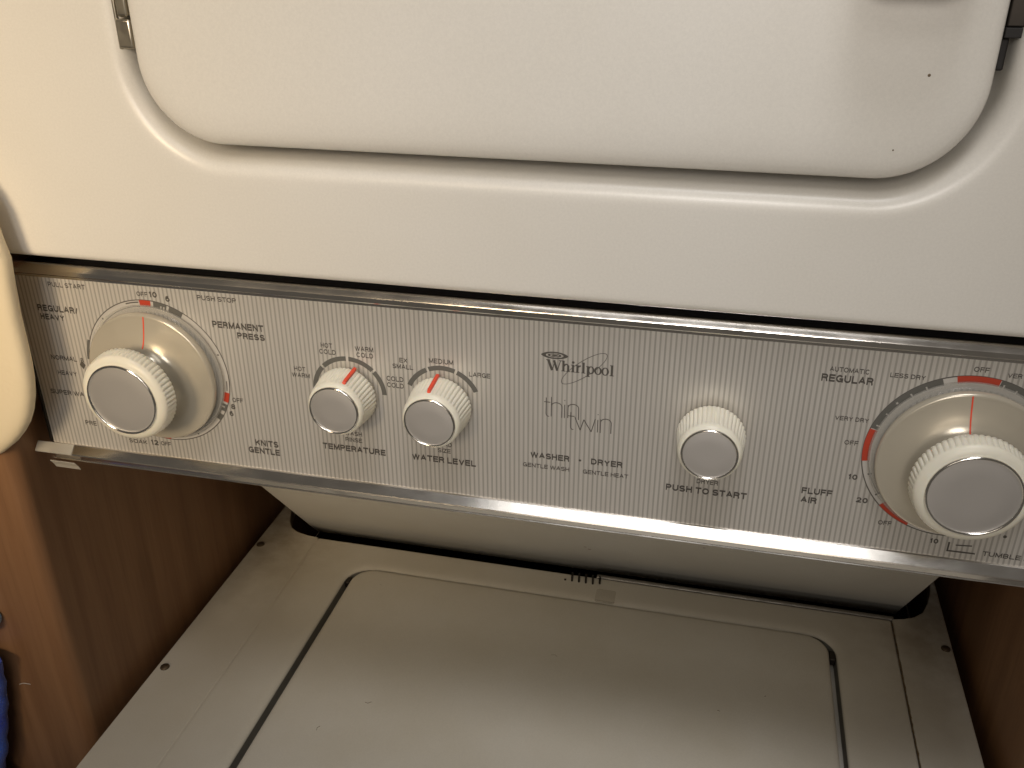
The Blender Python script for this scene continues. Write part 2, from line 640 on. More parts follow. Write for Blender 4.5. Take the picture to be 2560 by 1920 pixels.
mk('trim_strip', v, f, M['chrome'], panel, sharp=14, label='wide bright metal strip along the bottom of the panel')
v, f = box(-305.2, -303.05, YP - 1.0, YP + 18, 227.2, 337)
mk('end_cap', v, f, M['dark_metal'], panel, bevel=0.6)


# ------------------------------------------------------------------ dial markings
def sector(c, r0, r1, a0, a1, step=2.0):
    n = max(1, int(abs(a1 - a0) / step))
    v = []
    for r in (r0, r1):
        for k in range(n + 1):
            a = math.radians(a0 + (a1 - a0) * k / n)
            v.append((c[0] + r * math.sin(a), c[1] + r * math.cos(a)))
    f = [(k, k + 1, n + 2 + k, n + 1 + k) for k in range(n)]
    return v, f


def mark(c, r0, r1, a0, a1, mat, y=0.1, name='dial_mark', label=None):
    v, f = sector(c, r0, r1, a0, a1)
    return sheet(name, v, f, M[mat], panel, YP - y, label)


def dot(x, z, r, mat='print', y=0.1, name='dial_mark'):
    v = [(x + r * math.cos(2 * math.pi * k / 14), z + r * math.sin(2 * math.pi * k / 14)) for k in range(14)]
    return sheet(name, v, [tuple(range(14))], M[mat], panel, YP - y)


def pol(c, r, a):
    a = math.radians(a)
    return c[0] + r * math.sin(a), c[1] + r * math.cos(a)


def bar(p, q, wd, mat='print', y=0.1, name='dial_mark'):
    d = Vector((q[0] - p[0], q[1] - p[1]))
    nn = Vector((-d.y, d.x)).normalized() * (wd / 2)
    v = [(p[0] + nn.x, p[1] + nn.y), (q[0] + nn.x, q[1] + nn.y), (q[0] - nn.x, q[1] - nn.y), (p[0] - nn.x, p[1] - nn.y)]
    return sheet(name, v, [(0, 1, 2, 3)], M[mat], panel, YP - y)


CL = (-218.8, 284.2)
CR = (214.6, 284.4)
CT = (-100.5, 284.8)
CW = (-46.7, 284.9)
CP = (96.2, 284.8)
# washer timer dial
for c_ in (CL, CR):
    mark(c_, 38.0, 44.6, 0, 360, 'band', 0.05, 'dial_band')
mark(CL, 44.4, 44.95, 0, 360, 'print', 0.08, 'dial_outline')
mark(CL, 40.65, 41.15, -62, 172, 'print', 0.08, 'dial_outline')
mark(CL, 41.0, 44.6, -5.3, 4.0, 'print_red', 0.14, label='red off mark at the top of the washer dial')
mark(CL, 40.9, 44.6, 6.2, 17.0, 'print_grey', 0.14)
mark(CL, 40.9, 42.9, 12.0, 13.2, 'print_light', 0.2)
mark(CL, 40.9, 42.9, 14.4, 15.6, 'print_light', 0.2)
mark(CL, 40.9, 44.6, 18.9, 30.0, 'print_grey', 0.14)
mark(CL, 43.0, 43.7, -17.3, -6, 'print', 0.14)
mark(CL, 44.5, 46.2, -85.4, -69, 'print_grey', 0.14)
mark(CL, 41.0, 44.6, 101.4, 110, 'print_red', 0.14, label='red off mark at the right of the washer dial')
mark(CL, 40.9, 44.6, 112, 128, 'print_grey', 0.14)
mark(CL, 41.0, 43.4, 114.2, 115.6, 'print_light', 0.2)
mark(CL, 42.2, 44.4, 118.6, 122.0, 'print_light', 0.2)
mark(CL, 42.7, 43.2, 91.5, 99.8, 'print', 0.14)
mark(CL, 41.0, 44.6, 180, 188, 'print_red', 0.14, label='red off mark at the bottom of the washer dial')
mark(CL, 42.5, 43.1, 168, 178, 'print', 0.14)
for a_ in (-44.2, 69.4, 153.9):
    dot(*pol(CL, 42.9, a_), 0.55)
av = [pol(CL, 48.4, -90.8), pol(CL, 50.6, -94), pol(CL, 52.4, -90.8), pol(CL, 50.6, -87.6)]
sheet('dial_mark', av, [(0, 1, 2, 3)], M['print'], panel, YP - 0.1)
# dryer timer dial
mark(CR, 44.4, 44.95, 0, 360, 'print', 0.08, 'dial_outline')
mark(CR, 41.0, 44.7, -12.6, 12.2, 'print_red', 0.14, label='wide red off mark at the top of the dryer dial')
mark(CR, 41.0, 44.7, -74.2, -20.6, 'print_grey', 0.14)
mark(CR, 41.0, 44.7, 12.6, 76, 'print_grey', 0.14)
mark(CR, 40.9, 44.7, -98.8, -74.8, 'print_red', 0.16, label='red off mark at the left of the dryer dial')
mark(CR, 41.2, 41.7, -127, -98.8, 'print', 0.1)
mark(CR, 40.6, 42.6, -110.0, -108.9, 'print', 0.14)
mark(CR, 40.6, 43.2, -127.0, -125.9, 'print', 0.14)
mark(CR, 41.0, 44.7, -157.7, -134.5, 'print_red', 0.14, label='red off mark at the lower left of the dryer dial')
for a_, r_ in ((-71.2, 42.9), (-61.2, 42.6), (-41.1, 42.9), (-31.0, 42.9), (15.0, 42.9), (23.5, 42.6), (33.5, 42.6), (44, 42.6)):
    mark(CR, 40.9, r_, a_ - 0.5, a_ + 0.5, 'print_light', 0.2)
x_, z_ = pol(CR, 42.7, -51.2)
sv = []
for k in range(10):
    q = 0.95 if k % 2 == 0 else 0.4
    sv.append((x_ + q * math.sin(k * math.pi / 5), z_ + q * math.cos(k * math.pi / 5)))
sheet('dial_mark', sv, [tuple(range(10))], M['print_light'], panel, YP - 0.2)
bar((219.3, 236.2), (219.3, 230.4), 0.9)
bar((219.76, 230.9), (232.4, 231.0), 0.9, y=0.12)
bar((222.6, 234.8), (230.2, 235.4), 0.7)
dot(243.8, 243.4, 0.9)
# arcs round the small knobs
for c, arcs in ((CT, ((-90, -47.8), (-44.2, -2.0), (2.2, 43.8), (47.4, 88.6))), (CW, ((-66.2, -25.2), (-21.4, 20.4), (24.2, 66.2)))):
    for a0, a1 in arcs:
        mark(c, 19.0, 21.7, a0, a1, 'print_grey', 0.12)

# ------------------------------------------------------------------ lettering
TEXTS = [
    # text, x, baseline z, width, cap height, bold
    ('PULL START', -280.0, 332.0, 24.0, 2.9, 0), ('REGULAR/', -290.8, 316.3, 26.6, 4.0, 1), ('HEAVY', -290.2, 311.0, 15.8, 3.7, 1),
    ('OFF', -223.5, 331.1, 6.9, 2.7, 0), ('10', -215.7, 331.0, 4.9, 3.4, 1), ('6', -205.9, 329.2, 2.7, 3.4, 1),
    ('PUSH STOP', -186.0, 332.0, 23.5, 2.9, 0), ('PERMANENT', -179.2, 316.3, 30.9, 4.0, 1), ('PRESS', -164.8, 310.9, 16.6, 3.7, 1),
    ('NORMAL  8', -290.0, 285.2, 22.1, 3.0, 0), ('HEAVY', -287.6, 275.3, 12.8, 3.0, 0), ('SUPER WASH', -296.0, 261.8, 29.0, 3.1, 0),
    ('PRE', -276.7, 242.4, 7.8, 3.0, 0), ('SOAK', -248.3, 233.5, 12.2, 2.8, 0), ('12', -233.3, 233.8, 4.9, 3.6, 1), ('OFF', -226.6, 234.3, 6.7, 2.8, 0),
    ('OFF', -173.9, 270.0, 6.7, 2.9, 0), ('8', -175.4, 265.2, 2.7, 3.4, 1), ('6', -177.1, 260.5, 2.5, 3.3, 1),
    ('KNITS', -163.1, 242.6, 14.6, 4.1, 1), ('GENTLE', -168.1, 237.2, 19.9, 4.1, 1),
    ('HOT', -115.2, 310.5, 6.6, 2.9, 0), ('COLD', -116.4, 306.7, 9.7, 2.9, 0), ('WARM', -95.4, 310.5, 10.6, 2.9, 0), ('COLD', -94.8, 306.8, 9.6, 2.9, 0),
    ('HOT', -132.7, 294.6, 6.8, 2.8, 0), ('WARM', -134.4, 290.7, 10.8, 2.8, 0), ('COLD', -78.3, 294.4, 9.6, 3.0, 0), ('COLD', -78.3, 290.5, 9.6, 3.0, 0),
    ('EX', -70.3, 306.2, 4.4, 2.8, 0), ('SMALL', -74.4, 302.4, 11.6, 2.8, 0), ('MEDIUM', -53.8, 307.7, 13.7, 2.9, 0), ('LARGE', -31.7, 302.0, 11.6, 2.8, 0),
    ('WASH', -105.9, 257.0, 10.4, 2.8, 0), ('RINSE', -105.8, 252.8, 10.1, 2.8, 0), ('TEMPERATURE', -120.2, 246.2, 38.1, 3.9, 1),
    ('SIZE', -50.8, 252.9, 7.4, 2.7, 0), ('LOAD', -51.6, 257.0, 9.0, 2.7, 0), ('WATER LEVEL', -66.2, 246.2, 37.2, 3.9, 1),
    ('WASHER', 2.0, 256.7, 21.4, 3.7, 1), ('DRYER', 35.2, 256.8, 16.9, 3.7, 1), ('GENTLE WASH', -2.2, 250.5, 25.7, 2.6, 0), ('GENTLE HEAT', 31.0, 250.5, 24.5, 2.6, 0),
    ('DRYER', 91.5, 253.0, 11.0, 2.8, 0), ('PUSH TO START', 75.8, 246.6, 41.9, 3.9, 1),
    ('AUTOMATIC', 148.3, 324.7, 17.9, 2.6, 0), ('REGULAR', 145.1, 319.2, 23.7, 4.0, 1), ('LESS DRY', 175.7, 324.5, 15.7, 2.4, 0),
    ('OFF', 211.2, 331.2, 6.7, 2.6, 0), ('VERY DRY', 226.0, 329.7, 15.7, 2.4, 0), ('VERY DRY', 154.5, 298.9, 15.7, 2.4, 0), ('OFF', 160.8, 285.7, 6.6, 2.6, 0),
    ('10', 165.6, 266.1, 4.4, 3.1, 1), ('FLUFF', 144.5, 254.6, 15.0, 3.7, 1), ('AIR', 144.7, 249.1, 7.9, 3.7, 1), ('20', 171.4, 253.1, 5.6, 3.1, 1),
    ('OFF', 183.9, 241.5, 6.6, 2.6, 0), ('10', 210.2, 234.2, 4.0, 2.9, 1), ('TUMBLE PRESS', 235.8, 230.5, 34.0, 2.8, 0),
]


def ell(cx, cy, rx, ry, a0, a1, n=14):
    return [(cx + rx * math.cos(math.radians(a0 + (a1 - a0) * k / n)), cy + ry * math.sin(math.radians(a0 + (a1 - a0) * k / n))) for k in range(n + 1)]


GLYPHS = {                       # letter: (width, strokes) on a unit square
    'A': (0.95, [[(0, 0), (0.5, 1), (1, 0)], [(0.2, 0.32), (0.8, 0.32)]]),
    'B': (0.82, [[(0, 0), (0, 1), (0.55, 1)] + ell(0.55, 0.76, 0.4, 0.24, 90, -90, 8) + [(0, 0.52)], [(0.55, 0.52)] + ell(0.58, 0.26, 0.42, 0.26, 90, -90, 8) + [(0, 0)]]),
    'C': (0.92, [ell(0.5, 0.5, 0.5, 0.5, 42, 318, 20)]),
    'D': (0.88, [[(0, 0), (0, 1), (0.45, 1)] + ell(0.45, 0.5, 0.55, 0.5, 90, -90, 12) + [(0, 0)]]),
    'E': (0.78, [[(1, 1), (0, 1), (0, 0), (1, 0)], [(0, 0.52), (0.92, 0.52)]]),
    'F': (0.74, [[(1, 1), (0, 1), (0, 0)], [(0, 0.5), (0.88, 0.5)]]),
    'G': (0.98, [ell(0.5, 0.5, 0.5, 0.5, 42, 340, 20) + [(1.0, 0.44), (0.58, 0.44)], [(1.0, 0.44), (1.0, 0.0)]]),
    'H': (0.86, [[(0, 0), (0, 1)], [(1, 0), (1, 1)], [(0, 0.52), (1, 0.52)]]),
    'I': (0.0, [[(0, 0), (0, 1)]]),
    'K': (0.88, [[(0, 0), (0, 1)], [(1, 1), (0, 0.34)], [(0.36, 0.6), (1, 0)]]),
    'L': (0.72, [[(0, 1), (0, 0), (1, 0)]]),
    'M': (1.02, [[(0, 0), (0, 1), (0.5, 0.05), (1, 1), (1, 0)]]),
    'N': (0.88, [[(0, 0), (0, 1), (1, 0), (1, 1)]]),
    'O': (1.0, [ell(0.5, 0.5, 0.5, 0.5, 0, 360, 24)]),
    'P': (0.80, [[(0, 0), (0, 1), (0.55, 1)] + ell(0.55, 0.73, 0.45, 0.27, 90, -90, 10) + [(0, 0.46)]]),
    'R': (0.86, [[(0, 0), (0, 1), (0.55, 1)] + ell(0.55, 0.75, 0.42, 0.25, 90, -90, 10) + [(0, 0.5)], [(0.55, 0.5), (0.85, 0.4), (0.95, 0)]]),
    'S': (0.84, [ell(0.5, 0.75, 0.47, 0.25, 25, 262, 14) + ell(0.5, 0.25, 0.5, 0.25, 82, -158, 14)]),
    'T': (0.82, [[(0, 1), (1, 1)], [(0.5, 1), (0.5, 0)]]),
    'U': (0.86, [[(0, 1), (0, 0.38)] + ell(0.5, 0.38, 0.5, 0.38, 180, 360, 12) + [(1, 1)]]),
    'V': (0.92, [[(0, 1), (0.5, 0), (1, 1)]]),
    'W': (1.36, [[(0, 1), (0.25, 0), (0.5, 1), (0.75, 0), (1, 1)]]),
    'X': (0.88, [[(0, 0), (1, 1)], [(0, 1), (1, 0)]]),
    'Y': (0.92, [[(0, 1), (0.5, 0.45), (1, 1)], [(0.5, 0.45), (0.5, 0)]]),
    'Z': (0.82, [[(0, 1), (1, 1), (0, 0), (1, 0)]]),
    '/': (0.40, [[(0, -0.05), (1, 1.05)]]),
    '0': (0.66, [ell(0.5, 0.5, 0.5, 0.5, 0, 360, 22)]),
    '1': (0.32, [[(0, 0.76), (0.75, 1), (0.75, 0)]]),
    '2': (0.66, [ell(0.5, 0.71, 0.48, 0.29, 165, -35, 12) + [(0, 0), (1, 0)]]),
    '6': (0.66, [ell(0.5, 0.32, 0.5, 0.32, 0, 360, 18), [(0, 0.34), (0.04, 0.65), (0.22, 0.92), (0.55, 1.0), (0.9, 0.88)]]),
    '8': (0.66, [ell(0.5, 0.755, 0.43, 0.245, 0, 360, 16), ell(0.5, 0.26, 0.5, 0.26, 0, 360, 16)]),
}


def letter_mesh(text, wd, ch, t):
    V, F = [], []
    x = 0.0
    y = 0.0
    for chx in text:
        if chx == ' ':
            x += 0.46
            continue
        w0, strokes = GLYPHS[chx]
        for st in strokes:
            P = [(x + t / 2 + px * w0, t / 2 + pz * (1 - t)) for px, pz in st]
            for i in range(len(P) - 1):
                d = Vector((P[i + 1][0] - P[i][0], P[i + 1][1] - P[i][1]))
                if d.length < 1e-6:
                    continue
                d.normalize()
                nn = Vector((-d.y, d.x)) * t / 2
                e0 = t / 2 if (i > 0 or len(P) > 12) else (0 if abs(d.x) > 0.3 and abs(d.y) > 0.3 else t / 2)
                e1 = t / 2 if (i < len(P) - 2 or len(P) > 12) else (0 if abs(d.x) > 0.3 and abs(d.y) > 0.3 else t / 2)
                if len(P) > 8 and abs(d.x) > 0.05 and abs(d.y) > 0.05:
                    e0 = e1 = 0.03
                p = Vector(P[i]) - d * e0
                q = Vector(P[i + 1]) + d * e1
                y -= 0.0006
                b0 = len(V)
                for c in (p + nn, q + nn, q - nn, p - nn):
                    V.append((c.x, c.y, y))
                F.append((b0, b0 + 1, b0 + 2, b0 + 3))
        x += w0 + t + 0.17
    x0 = min(v[0] for v in V)
    x1 = max(v[0] for v in V)
    return [((v[0] - x0) * wd / (x1 - x0), v[1] * ch, v[2]) for v in V], F


for s_, x, z, wd, ch, bold in TEXTS:
    LV, LF = letter_mesh(s_.replace('  ', '  '), wd, ch, 0.245 if bold else 0.19)
    sheet('lettering', [(x + v[0], z + v[1], v[2]) for v in LV], LF, M['print'], panel, YP - 0.1,
          'dark printed word ' + s_.replace('  ', ' '))
dot(29.2, 258.4, 0.7, name='bullet_mark')

# the maker's serif name, drawn stroke by stroke
LV, LF = [], []
ly = [0.0]


def poly(pts):
    ly[0] -= 0.004
    b = len(LV)
    LV.extend([(x, z, ly[0]) for x, z in pts])
    LF.append(tuple(range(b, b + len(pts))))


def stroke(p, q, wd):
    d = Vector((q[0] - p[0], q[1] - p[1]))
    nn = Vector((-d.y, d.x)).normalized() * (wd / 2)
    poly([(p[0] + nn.x, p[1] + nn.y), (q[0] + nn.x, q[1] + nn.y), (q[0] - nn.x, q[1] - nn.y), (p[0] - nn.x, p[1] - nn.y)])


def path(pts, wd):
    for a, b in zip(pts[:-1], pts[1:]):
        stroke(a, b, wd)


def oring(cx, cz, rx, rz, wx, wz, rot=0.0, n=28):
    ly[0] -= 0.004
    b = len(LV)
    ca, sa = math.cos(rot), math.sin(rot)
    for k in range(n):
        a = 2 * math.pi * k / n
        for ex, ez in ((rx, rz), (rx - wx, rz - wz)):
            u, w_ = ex * math.cos(a), ez * math.sin(a)
            LV.append((cx + u * ca - w_ * sa, cz + u * sa + w_ * ca, ly[0]))
    for k in range(n):
        i, j = b + 2 * k, b + 2 * ((k + 1) % n)
        LF.append((i, j, j + 1, i + 1))


BL = 310.5
stroke((10.9, 316.4), (13.0, BL), 1.35)
stroke((13.0, BL), (14.5, 316.3), 0.45)
stroke((13.9, 316.3), (15.7, BL), 1.25)
stroke((15.7, BL), (17.3, 316.3), 0.45)
stroke((9.8, 316.35), (12.0, 316.35), 0.42)
stroke((16.4, 316.35), (18.0, 316.35), 0.42)


def stem(x, top, bot, wd=1.15, foot=True, head=True):
    stroke((x, top), (x, bot), wd)
    if foot:
        stroke((x - 1.05, bot + 0.2), (x + 1.05, bot + 0.2), 0.4)
    if head:
        stroke((x - 1.0, top - 0.25), (x, top - 0.2), 0.45)


stem(18.9, 316.6, BL)
path([(19.3, 313.6), (19.9, 314.6), (20.7, 314.7), (21.3, 314.1)], 0.75)
stem(21.4, 314.2, BL, 1.1, True, False)
stem(23.9, 314.8, BL)
oring(23.9, 316.1, 0.72, 0.72, 0.71, 0.71)
stem(26.2, 314.8, BL)
path([(26.6, 313.7), (27.2, 314.5), (27.9, 314.4)], 0.8)
stem(29.3, 316.6, BL)
stem(31.7, 314.8, 308.8)
oring(33.2, 312.7, 1.75, 2.2, 0.95, 0.5)
oring(36.8, 312.7, 1.95, 2.25, 1.0, 0.45)
oring(40.5, 312.7, 1.95, 2.25, 1.0, 0.45)
stem(43.9, 316.6, BL)
oring(29.6, 313.1, 14.75, 4.15, 0.34, 0.32, math.radians(39.2), 72)
sheet('brand_lettering', LV, LF, M['print'], panel, YP - 0.1, 'serif maker name crossed by a slanted thin oval loop')
# eye-shaped emblem over the name
LV, LF = [], []
ly = [0.0]
n = 48
b0 = 0
for k in range(n):
    a = 2 * math.pi * k / n
    c_, s_ = math.cos(a), math.sin(a)
    LV.append((14.2 + 7.1 * c_, 319.05 + 2.05 * math.copysign(abs(s_) ** 1.35, s_), 0))
    LV.append((14.2 + 4.6 * c_, 319.05 + 1.30 * s_, 0))
for k in range(n):
    i, j = 2 * k, 2 * ((k + 1) % n)
    LF.append((i, j, j + 1, i + 1))
oring(14.2, 319.05, 3.6, 0.98, 1.2, 0.36, 0, 36)
oring(14.2, 319.05, 1.6, 0.42, 1.59, 0.41, 0, 24)
sheet('emblem', LV, LF, M['print'], panel, YP - 0.1, 'small dark eye-shaped emblem above the serif name')
# the thin-line script below it
LV, LF = [], []
ly = [0.0]
w_ = 0.44


def arch(x0, x1, zt, zb, zs):
    pts = [(x0, zs)]
    for k in range(9):
        a = math.pi - math.pi * k / 8
        pts.append(((x0 + x1) / 2 + (x1 - x0) / 2 * math.cos(a), zt - 2.2 + 2.2 * math.sin(a)))
    pts.append((x1, zb))
    path(pts, w_)


def tee(x, zt, zb, c0, c1, zc):
    path([(x, zt), (x, zb + 1.4), (x + 0.3, zb + 0.5), (x + 0.9, zb), (x + 1.6, zb)], w_)
    stroke((c0, zc), (c1, zc), w_)


tee(10.2, 294.3, 283.3, 9.1, 12.4, 291.75)
stroke((13.0, 295.0), (13.0, 283.4), w_)
arch(13.0, 18.7, 291.9, 283.3, 288.5)
stroke((20.1, 291.2), (20.1, 283.3), w_)
stroke((20.1, 293.5), (20.1, 294.0), 0.45)
stroke((21.9, 291.3), (21.9, 283.5), w_)
arch(21.9, 27.6, 292.0, 283.1, 288.5)
tee(23.5, 287.3, 277.0, 21.9, 25.5, 284.95)
path([(25.7, 284.6), (28.7, 277.1), (30.5, 283.6)], w_)
path([(30.5, 283.6), (34.6, 276.8), (36.5, 284.6)], w_)
stroke((37.9, 284.4), (37.9, 276.9), w_)
stroke((37.9, 287.3), (37.9, 287.8), 0.45)
stroke((39.4, 284.9), (39.4, 276.8), w_)
arch(39.4, 45.0, 285.4, 277.0, 282)
sheet('script_lettering', LV, LF, M['print'], panel, YP - 0.1, 'thin-line lettering reading thin twin')


# ------------------------------------------------------------------ knobs
def timer_knob(c, dh, ptr_a, label, plabel):
    loc = (c[0], YP, c[1])
    grip_prof = [(12.5, 24.5 + dh), (24.6, 24.5 + dh), (25.9, 24.8 + dh, 0.5), (26.5, 25.6 + dh, 0.55), (26.3, 28 + dh, 0.55), (26.0, 31 + dh, 0.55), (25.8, 32.2 + dh, 0.45), (25.6, 32.9 + dh, 0.15), (25.3, 33.6 + dh), (24.6, 34.5 + dh), (23.2, 35.3 + dh), (21.6, 35.7 + dh), (20.9, 35.7 + dh)]
    v, f = revolve(grip_prof, 60 * 8, 60, (True, True))
    k = mk('timer_knob', v, f, M['cream'], unit, loc, sharp=50, label=label)
    v, f = revolve([(21.0, 34.9 + dh), (21.0, 36.3 + dh), (20.8, 36.75 + dh), (20.4, 37.0 + dh), (19.95, 36.95 + dh), (19.6, 36.6 + dh), (19.45, 35.9 + dh)], 96)
    mk('cap_ring', v, f, M['ring'], k, loc, sharp=80)
    v, f = revolve([(19.6, 35.8 + dh), (19.55, 36.1 + dh), (19.0, 36.18 + dh), (10, 36.2 + dh), (0.05, 36.2 + dh)], 96)
    mk('cap', v, f, M['cap'], k, loc, sharp=60)
    v, f = revolve([(39.0, 4.3), (39.4, 5.5), (39.4, 7.4), (39.1, 8.1), (38.4, 8.5), (37.6, 8.45), (36.5, 8.5), (31, 9.1), (26, 10.0), (22, 11.4), (19, 13.4), (16.8, 16.2), (15.4, 19.5), (14.7, 24.7 + dh)], 128)
    mk('dial_skirt', v, f, M['skirt'], k, loc, sharp=60)
    v, f = revolve([(36, 0.6), (41.6, 0.6), (42.2, 1.0), (42.2, 2.6), (41.8, 3.2), (40.9, 3.4), (40.4, 4.2), (39.9, 4.6), (36, 4.6)], 128)
    mk('clear_flange', v, f, M['clear'], k, loc, sharp=40)
    # red pointer line following the skirt
    pv, pf = [], []
    a0 = math.radians(ptr_a)
    rows_ = [(38.3, 8.55), (36.5, 8.62), (31, 9.22), (26, 10.14), (22, 11.6), (20.5, 12.6)]
    for r, h in rows_:
        for s_ in (-0.36, 0.36):
            pv.append((r * math.sin(a0) + s_ * math.cos(a0), -h, r * math.cos(a0) - s_ * math.sin(a0)))
    for i in range(len(rows_) - 1):
        pf.append((2 * i, 2 * i + 1, 2 * i + 3, 2 * i + 2))
    mk('pointer_line', pv, pf, M['red_pointer'], k, loc)
    return k


timer_knob(CL, 0.0, 4.0, 'cream washer timer knob at the left end of the panel', '')
timer_knob(CR, -2.4, -5.0, 'cream dryer timer knob at the right end of the panel', '')


def small_knob(name, c, dh, ptr_a, label):
    loc = (c[0], YP, c[1])
    prof = [(14, 4.2), (16.6, 4.2), (17.1, 4.6, 0.4), (17.4, 5.4, 0.62), (17.0, 9, 0.62), (16.4, 15, 0.62), (16.0, 18.6 + dh, 0.5), (15.9, 19.4 + dh, 0.12), (15.7, 20.2 + dh), (15.3, 21.2 + dh), (14.6, 22.0 + dh), (14.0, 22.35 + dh), (13.6, 22.4 + dh)]
    v, f = revolve(prof, 44 * 8, 44, (True, True))
    k = mk(name, v, f, M['cream'], unit, loc, sharp=50, label=label)
    v, f = revolve([(10.5, 0.1), (10.5, 4.6)], 48)
    mk('hub', v, f, M['cream'], k, loc)
    v, f = revolve([(14.0, 21.6 + dh), (14.0, 22.9 + dh), (13.8, 23.35 + dh), (13.4, 23.55 + dh), (13.0, 23.45 + dh), (12.75, 23.1 + dh), (12.65, 22.5 + dh)], 80)
    mk('cap_ring', v, f, M['ring'], k, loc, sharp=80)
    v, f = revolve([(12.75, 22.5 + dh), (12.7, 22.8 + dh), (12.2, 22.9 + dh), (6, 22.95 + dh), (0.05, 22.95 + dh)], 80)
    mk('cap', v, f, M['cap'], k, loc, sharp=60)
    if ptr_a is not None:
        a0 = math.radians(ptr_a)
        outl = [(14.5, 4.0), (18.6, 4.0), (19.0, 4.6), (17.6, 17.6 + dh), (17.0, 18.9 + dh), (16.2, 19.3 + dh), (14.5, 19.3 + dh)]
        pv = []
        for s_ in (-0.95, 0.95):
            for r, h in outl:
                pv.append((r * math.sin(a0) + s_ * math.cos(a0), -h, r * math.cos(a0) - s_ * math.sin(a0)))
        n = len(outl)
        pf = [tuple(range(n)), tuple(range(n, 2 * n))] + [(i, (i + 1) % n, n + (i + 1) % n, n + i) for i in range(n)]
        mk('pointer', pv, pf, M['red_pointer'], k, loc, bevel=0.45)
    return k


small_knob('selector_knob', CT, 0.0, 19.5, 'cream temperature knob with red pointer between warm and cold')
small_knob('selector_knob', CW, 1.6, -3.0, 'cream water level knob with red pointer at medium')
small_knob('start_knob', CP, 1.2, None, 'cream start knob without a pointer')

# ------------------------------------------------------------------ washer
LX0, LX1, LY0, LY1, LR = -196.5, 207.2, -232.0, 209.0, 19.0


def wloop(x0, x1, y0, y1, r, z):
    return [(x, y, z) for x, y in rrect(x0, x1, y0, y1, r, 16, 10)]


# middle of the top with the lid opening
GX, GY = 5.6, 0.9
L = []
for d, z in ((0, -16), (0, -3), (0.4, -1.9), (1.6, -1.1), (3.6, -0.5), (6.0, -0.12), (8.0, 0.0), (10, 0.0)):
    L.append(wloop(LX0 - GX - d, LX1 + GX + d, LY0 - GY - d, LY1 + GY + d, LR + 2 + d, z))
TX0, TX1, TY0, TY1 = -249.0, 259.6, -292.0, 241.8
for d, z in ((3.5, 0.0), (1.5, -0.05), (0.6, -0.4), (0.1, -1.0), (0, -1.8), (0, -14)):
    L.append(wloop(TX0 + d * 0.6, TX1 - d * 0.6, TY0 + d, TY1 - d, 1.6, z))
v, f = loops_mesh(L)
wt = mk('washer_top', v, f, M['enamel_top_shaded'], unit, sharp=60)
L = []
for d, z in ((0, -14), (0, -2.6), (-0.3, -1.4), (-1.2, -0.5), (-2.6, -0.1), (-4.5, 0.1), (-8, 0.2), (-20, 0.4), (-24, 0.4)):
    L.append(wloop(LX0 - d, LX1 + d, LY0 - d, LY1 + d, max(LR + d, 3.0), z))
v, f = loops_mesh(L, True, True)
lid = mk('washer_lid', v, f, M['enamel_top_shaded'], unit, sharp=60)
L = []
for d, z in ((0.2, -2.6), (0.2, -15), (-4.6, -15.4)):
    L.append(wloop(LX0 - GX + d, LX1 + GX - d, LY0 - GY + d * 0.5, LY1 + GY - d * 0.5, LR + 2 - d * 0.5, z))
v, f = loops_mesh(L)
mk('groove_shade_ring', v, f, M['groove_shade'], wt, sharp=60)  # added dark ring stands in for shade down in the lid groove
for x0, x1, y0, y1 in ((-201.6, -197.4, 189, 197), (207.8, 212.4, 186, 196)):
    v, f = box(x0, x1, y0, y1, -9, -2.6)
    mk('lid_hinge', v, f, M['dark_metal'], lid, bevel=0.8)


def rail(pts):
    n = len(pts)
    v = [(x, y, 0.0) for x, y in pts] + [(x, y, -14.0) for x, y in pts]
    f = [tuple(range(n)), tuple(range(n, 2 * n))] + [(i, (i + 1) % n, n + (i + 1) % n, n + i) for i in range(n)]
    return v, f


v, f = rail([(-303, -292), (-249.35, -292), (-249.35, 242.3), (-261, 243.4), (-273, 246.5), (-281, 252), (-287, 261), (-292, 274), (-296, 288), (-298.5, 303), (-299.5, 330), (-303, 330)])
rl = mk('side_rail', v, f, M['enamel_top_shaded'], unit, smooth=True, sharp=40, bevel=0.9)
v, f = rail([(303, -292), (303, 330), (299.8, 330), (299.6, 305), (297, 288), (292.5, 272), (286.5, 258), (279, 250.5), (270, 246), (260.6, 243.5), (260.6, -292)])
rr_ = mk('side_rail', v, f, M['enamel_top_shaded'], unit, smooth=True, sharp=40, bevel=0.9)
for par, sx, sy in ((rl, -297.3, 219.5), (rl, -296.2, 57.2), (rr_, 297.6, 215.6)):
    sc = mk('screw', *revolve([(3.6, 0.0), (3.5, 0.7), (2.8, 1.3), (0.05, 1.6)], 20, 0, (True, False)), M['screw'], par, (sx, sy, 0.02))
    sc.rotation_euler = (-math.pi / 2, 0, 0)
random.seed(11)
gv, gf = [], []
for i in range(60):
    y = 40 + 199 * i / 59
    hw = (0.25 + 0.55 * max(0.0, random.gauss(0.6, 0.5)) * min(1.0, (y - 30) / 120)) * 0.75
    o_ = random.uniform(-0.25, 0.25)
    gv += [(260.1 + o_ - hw, y, 0.06), (260.1 + o_ + hw, y, 0.06)]
    if i:
        gf.append((2 * i - 2, 2 * i - 1, 2 * i + 1, 2 * i))
mk('grime_line', gv, gf, M['grime'], rr_, smooth=False)
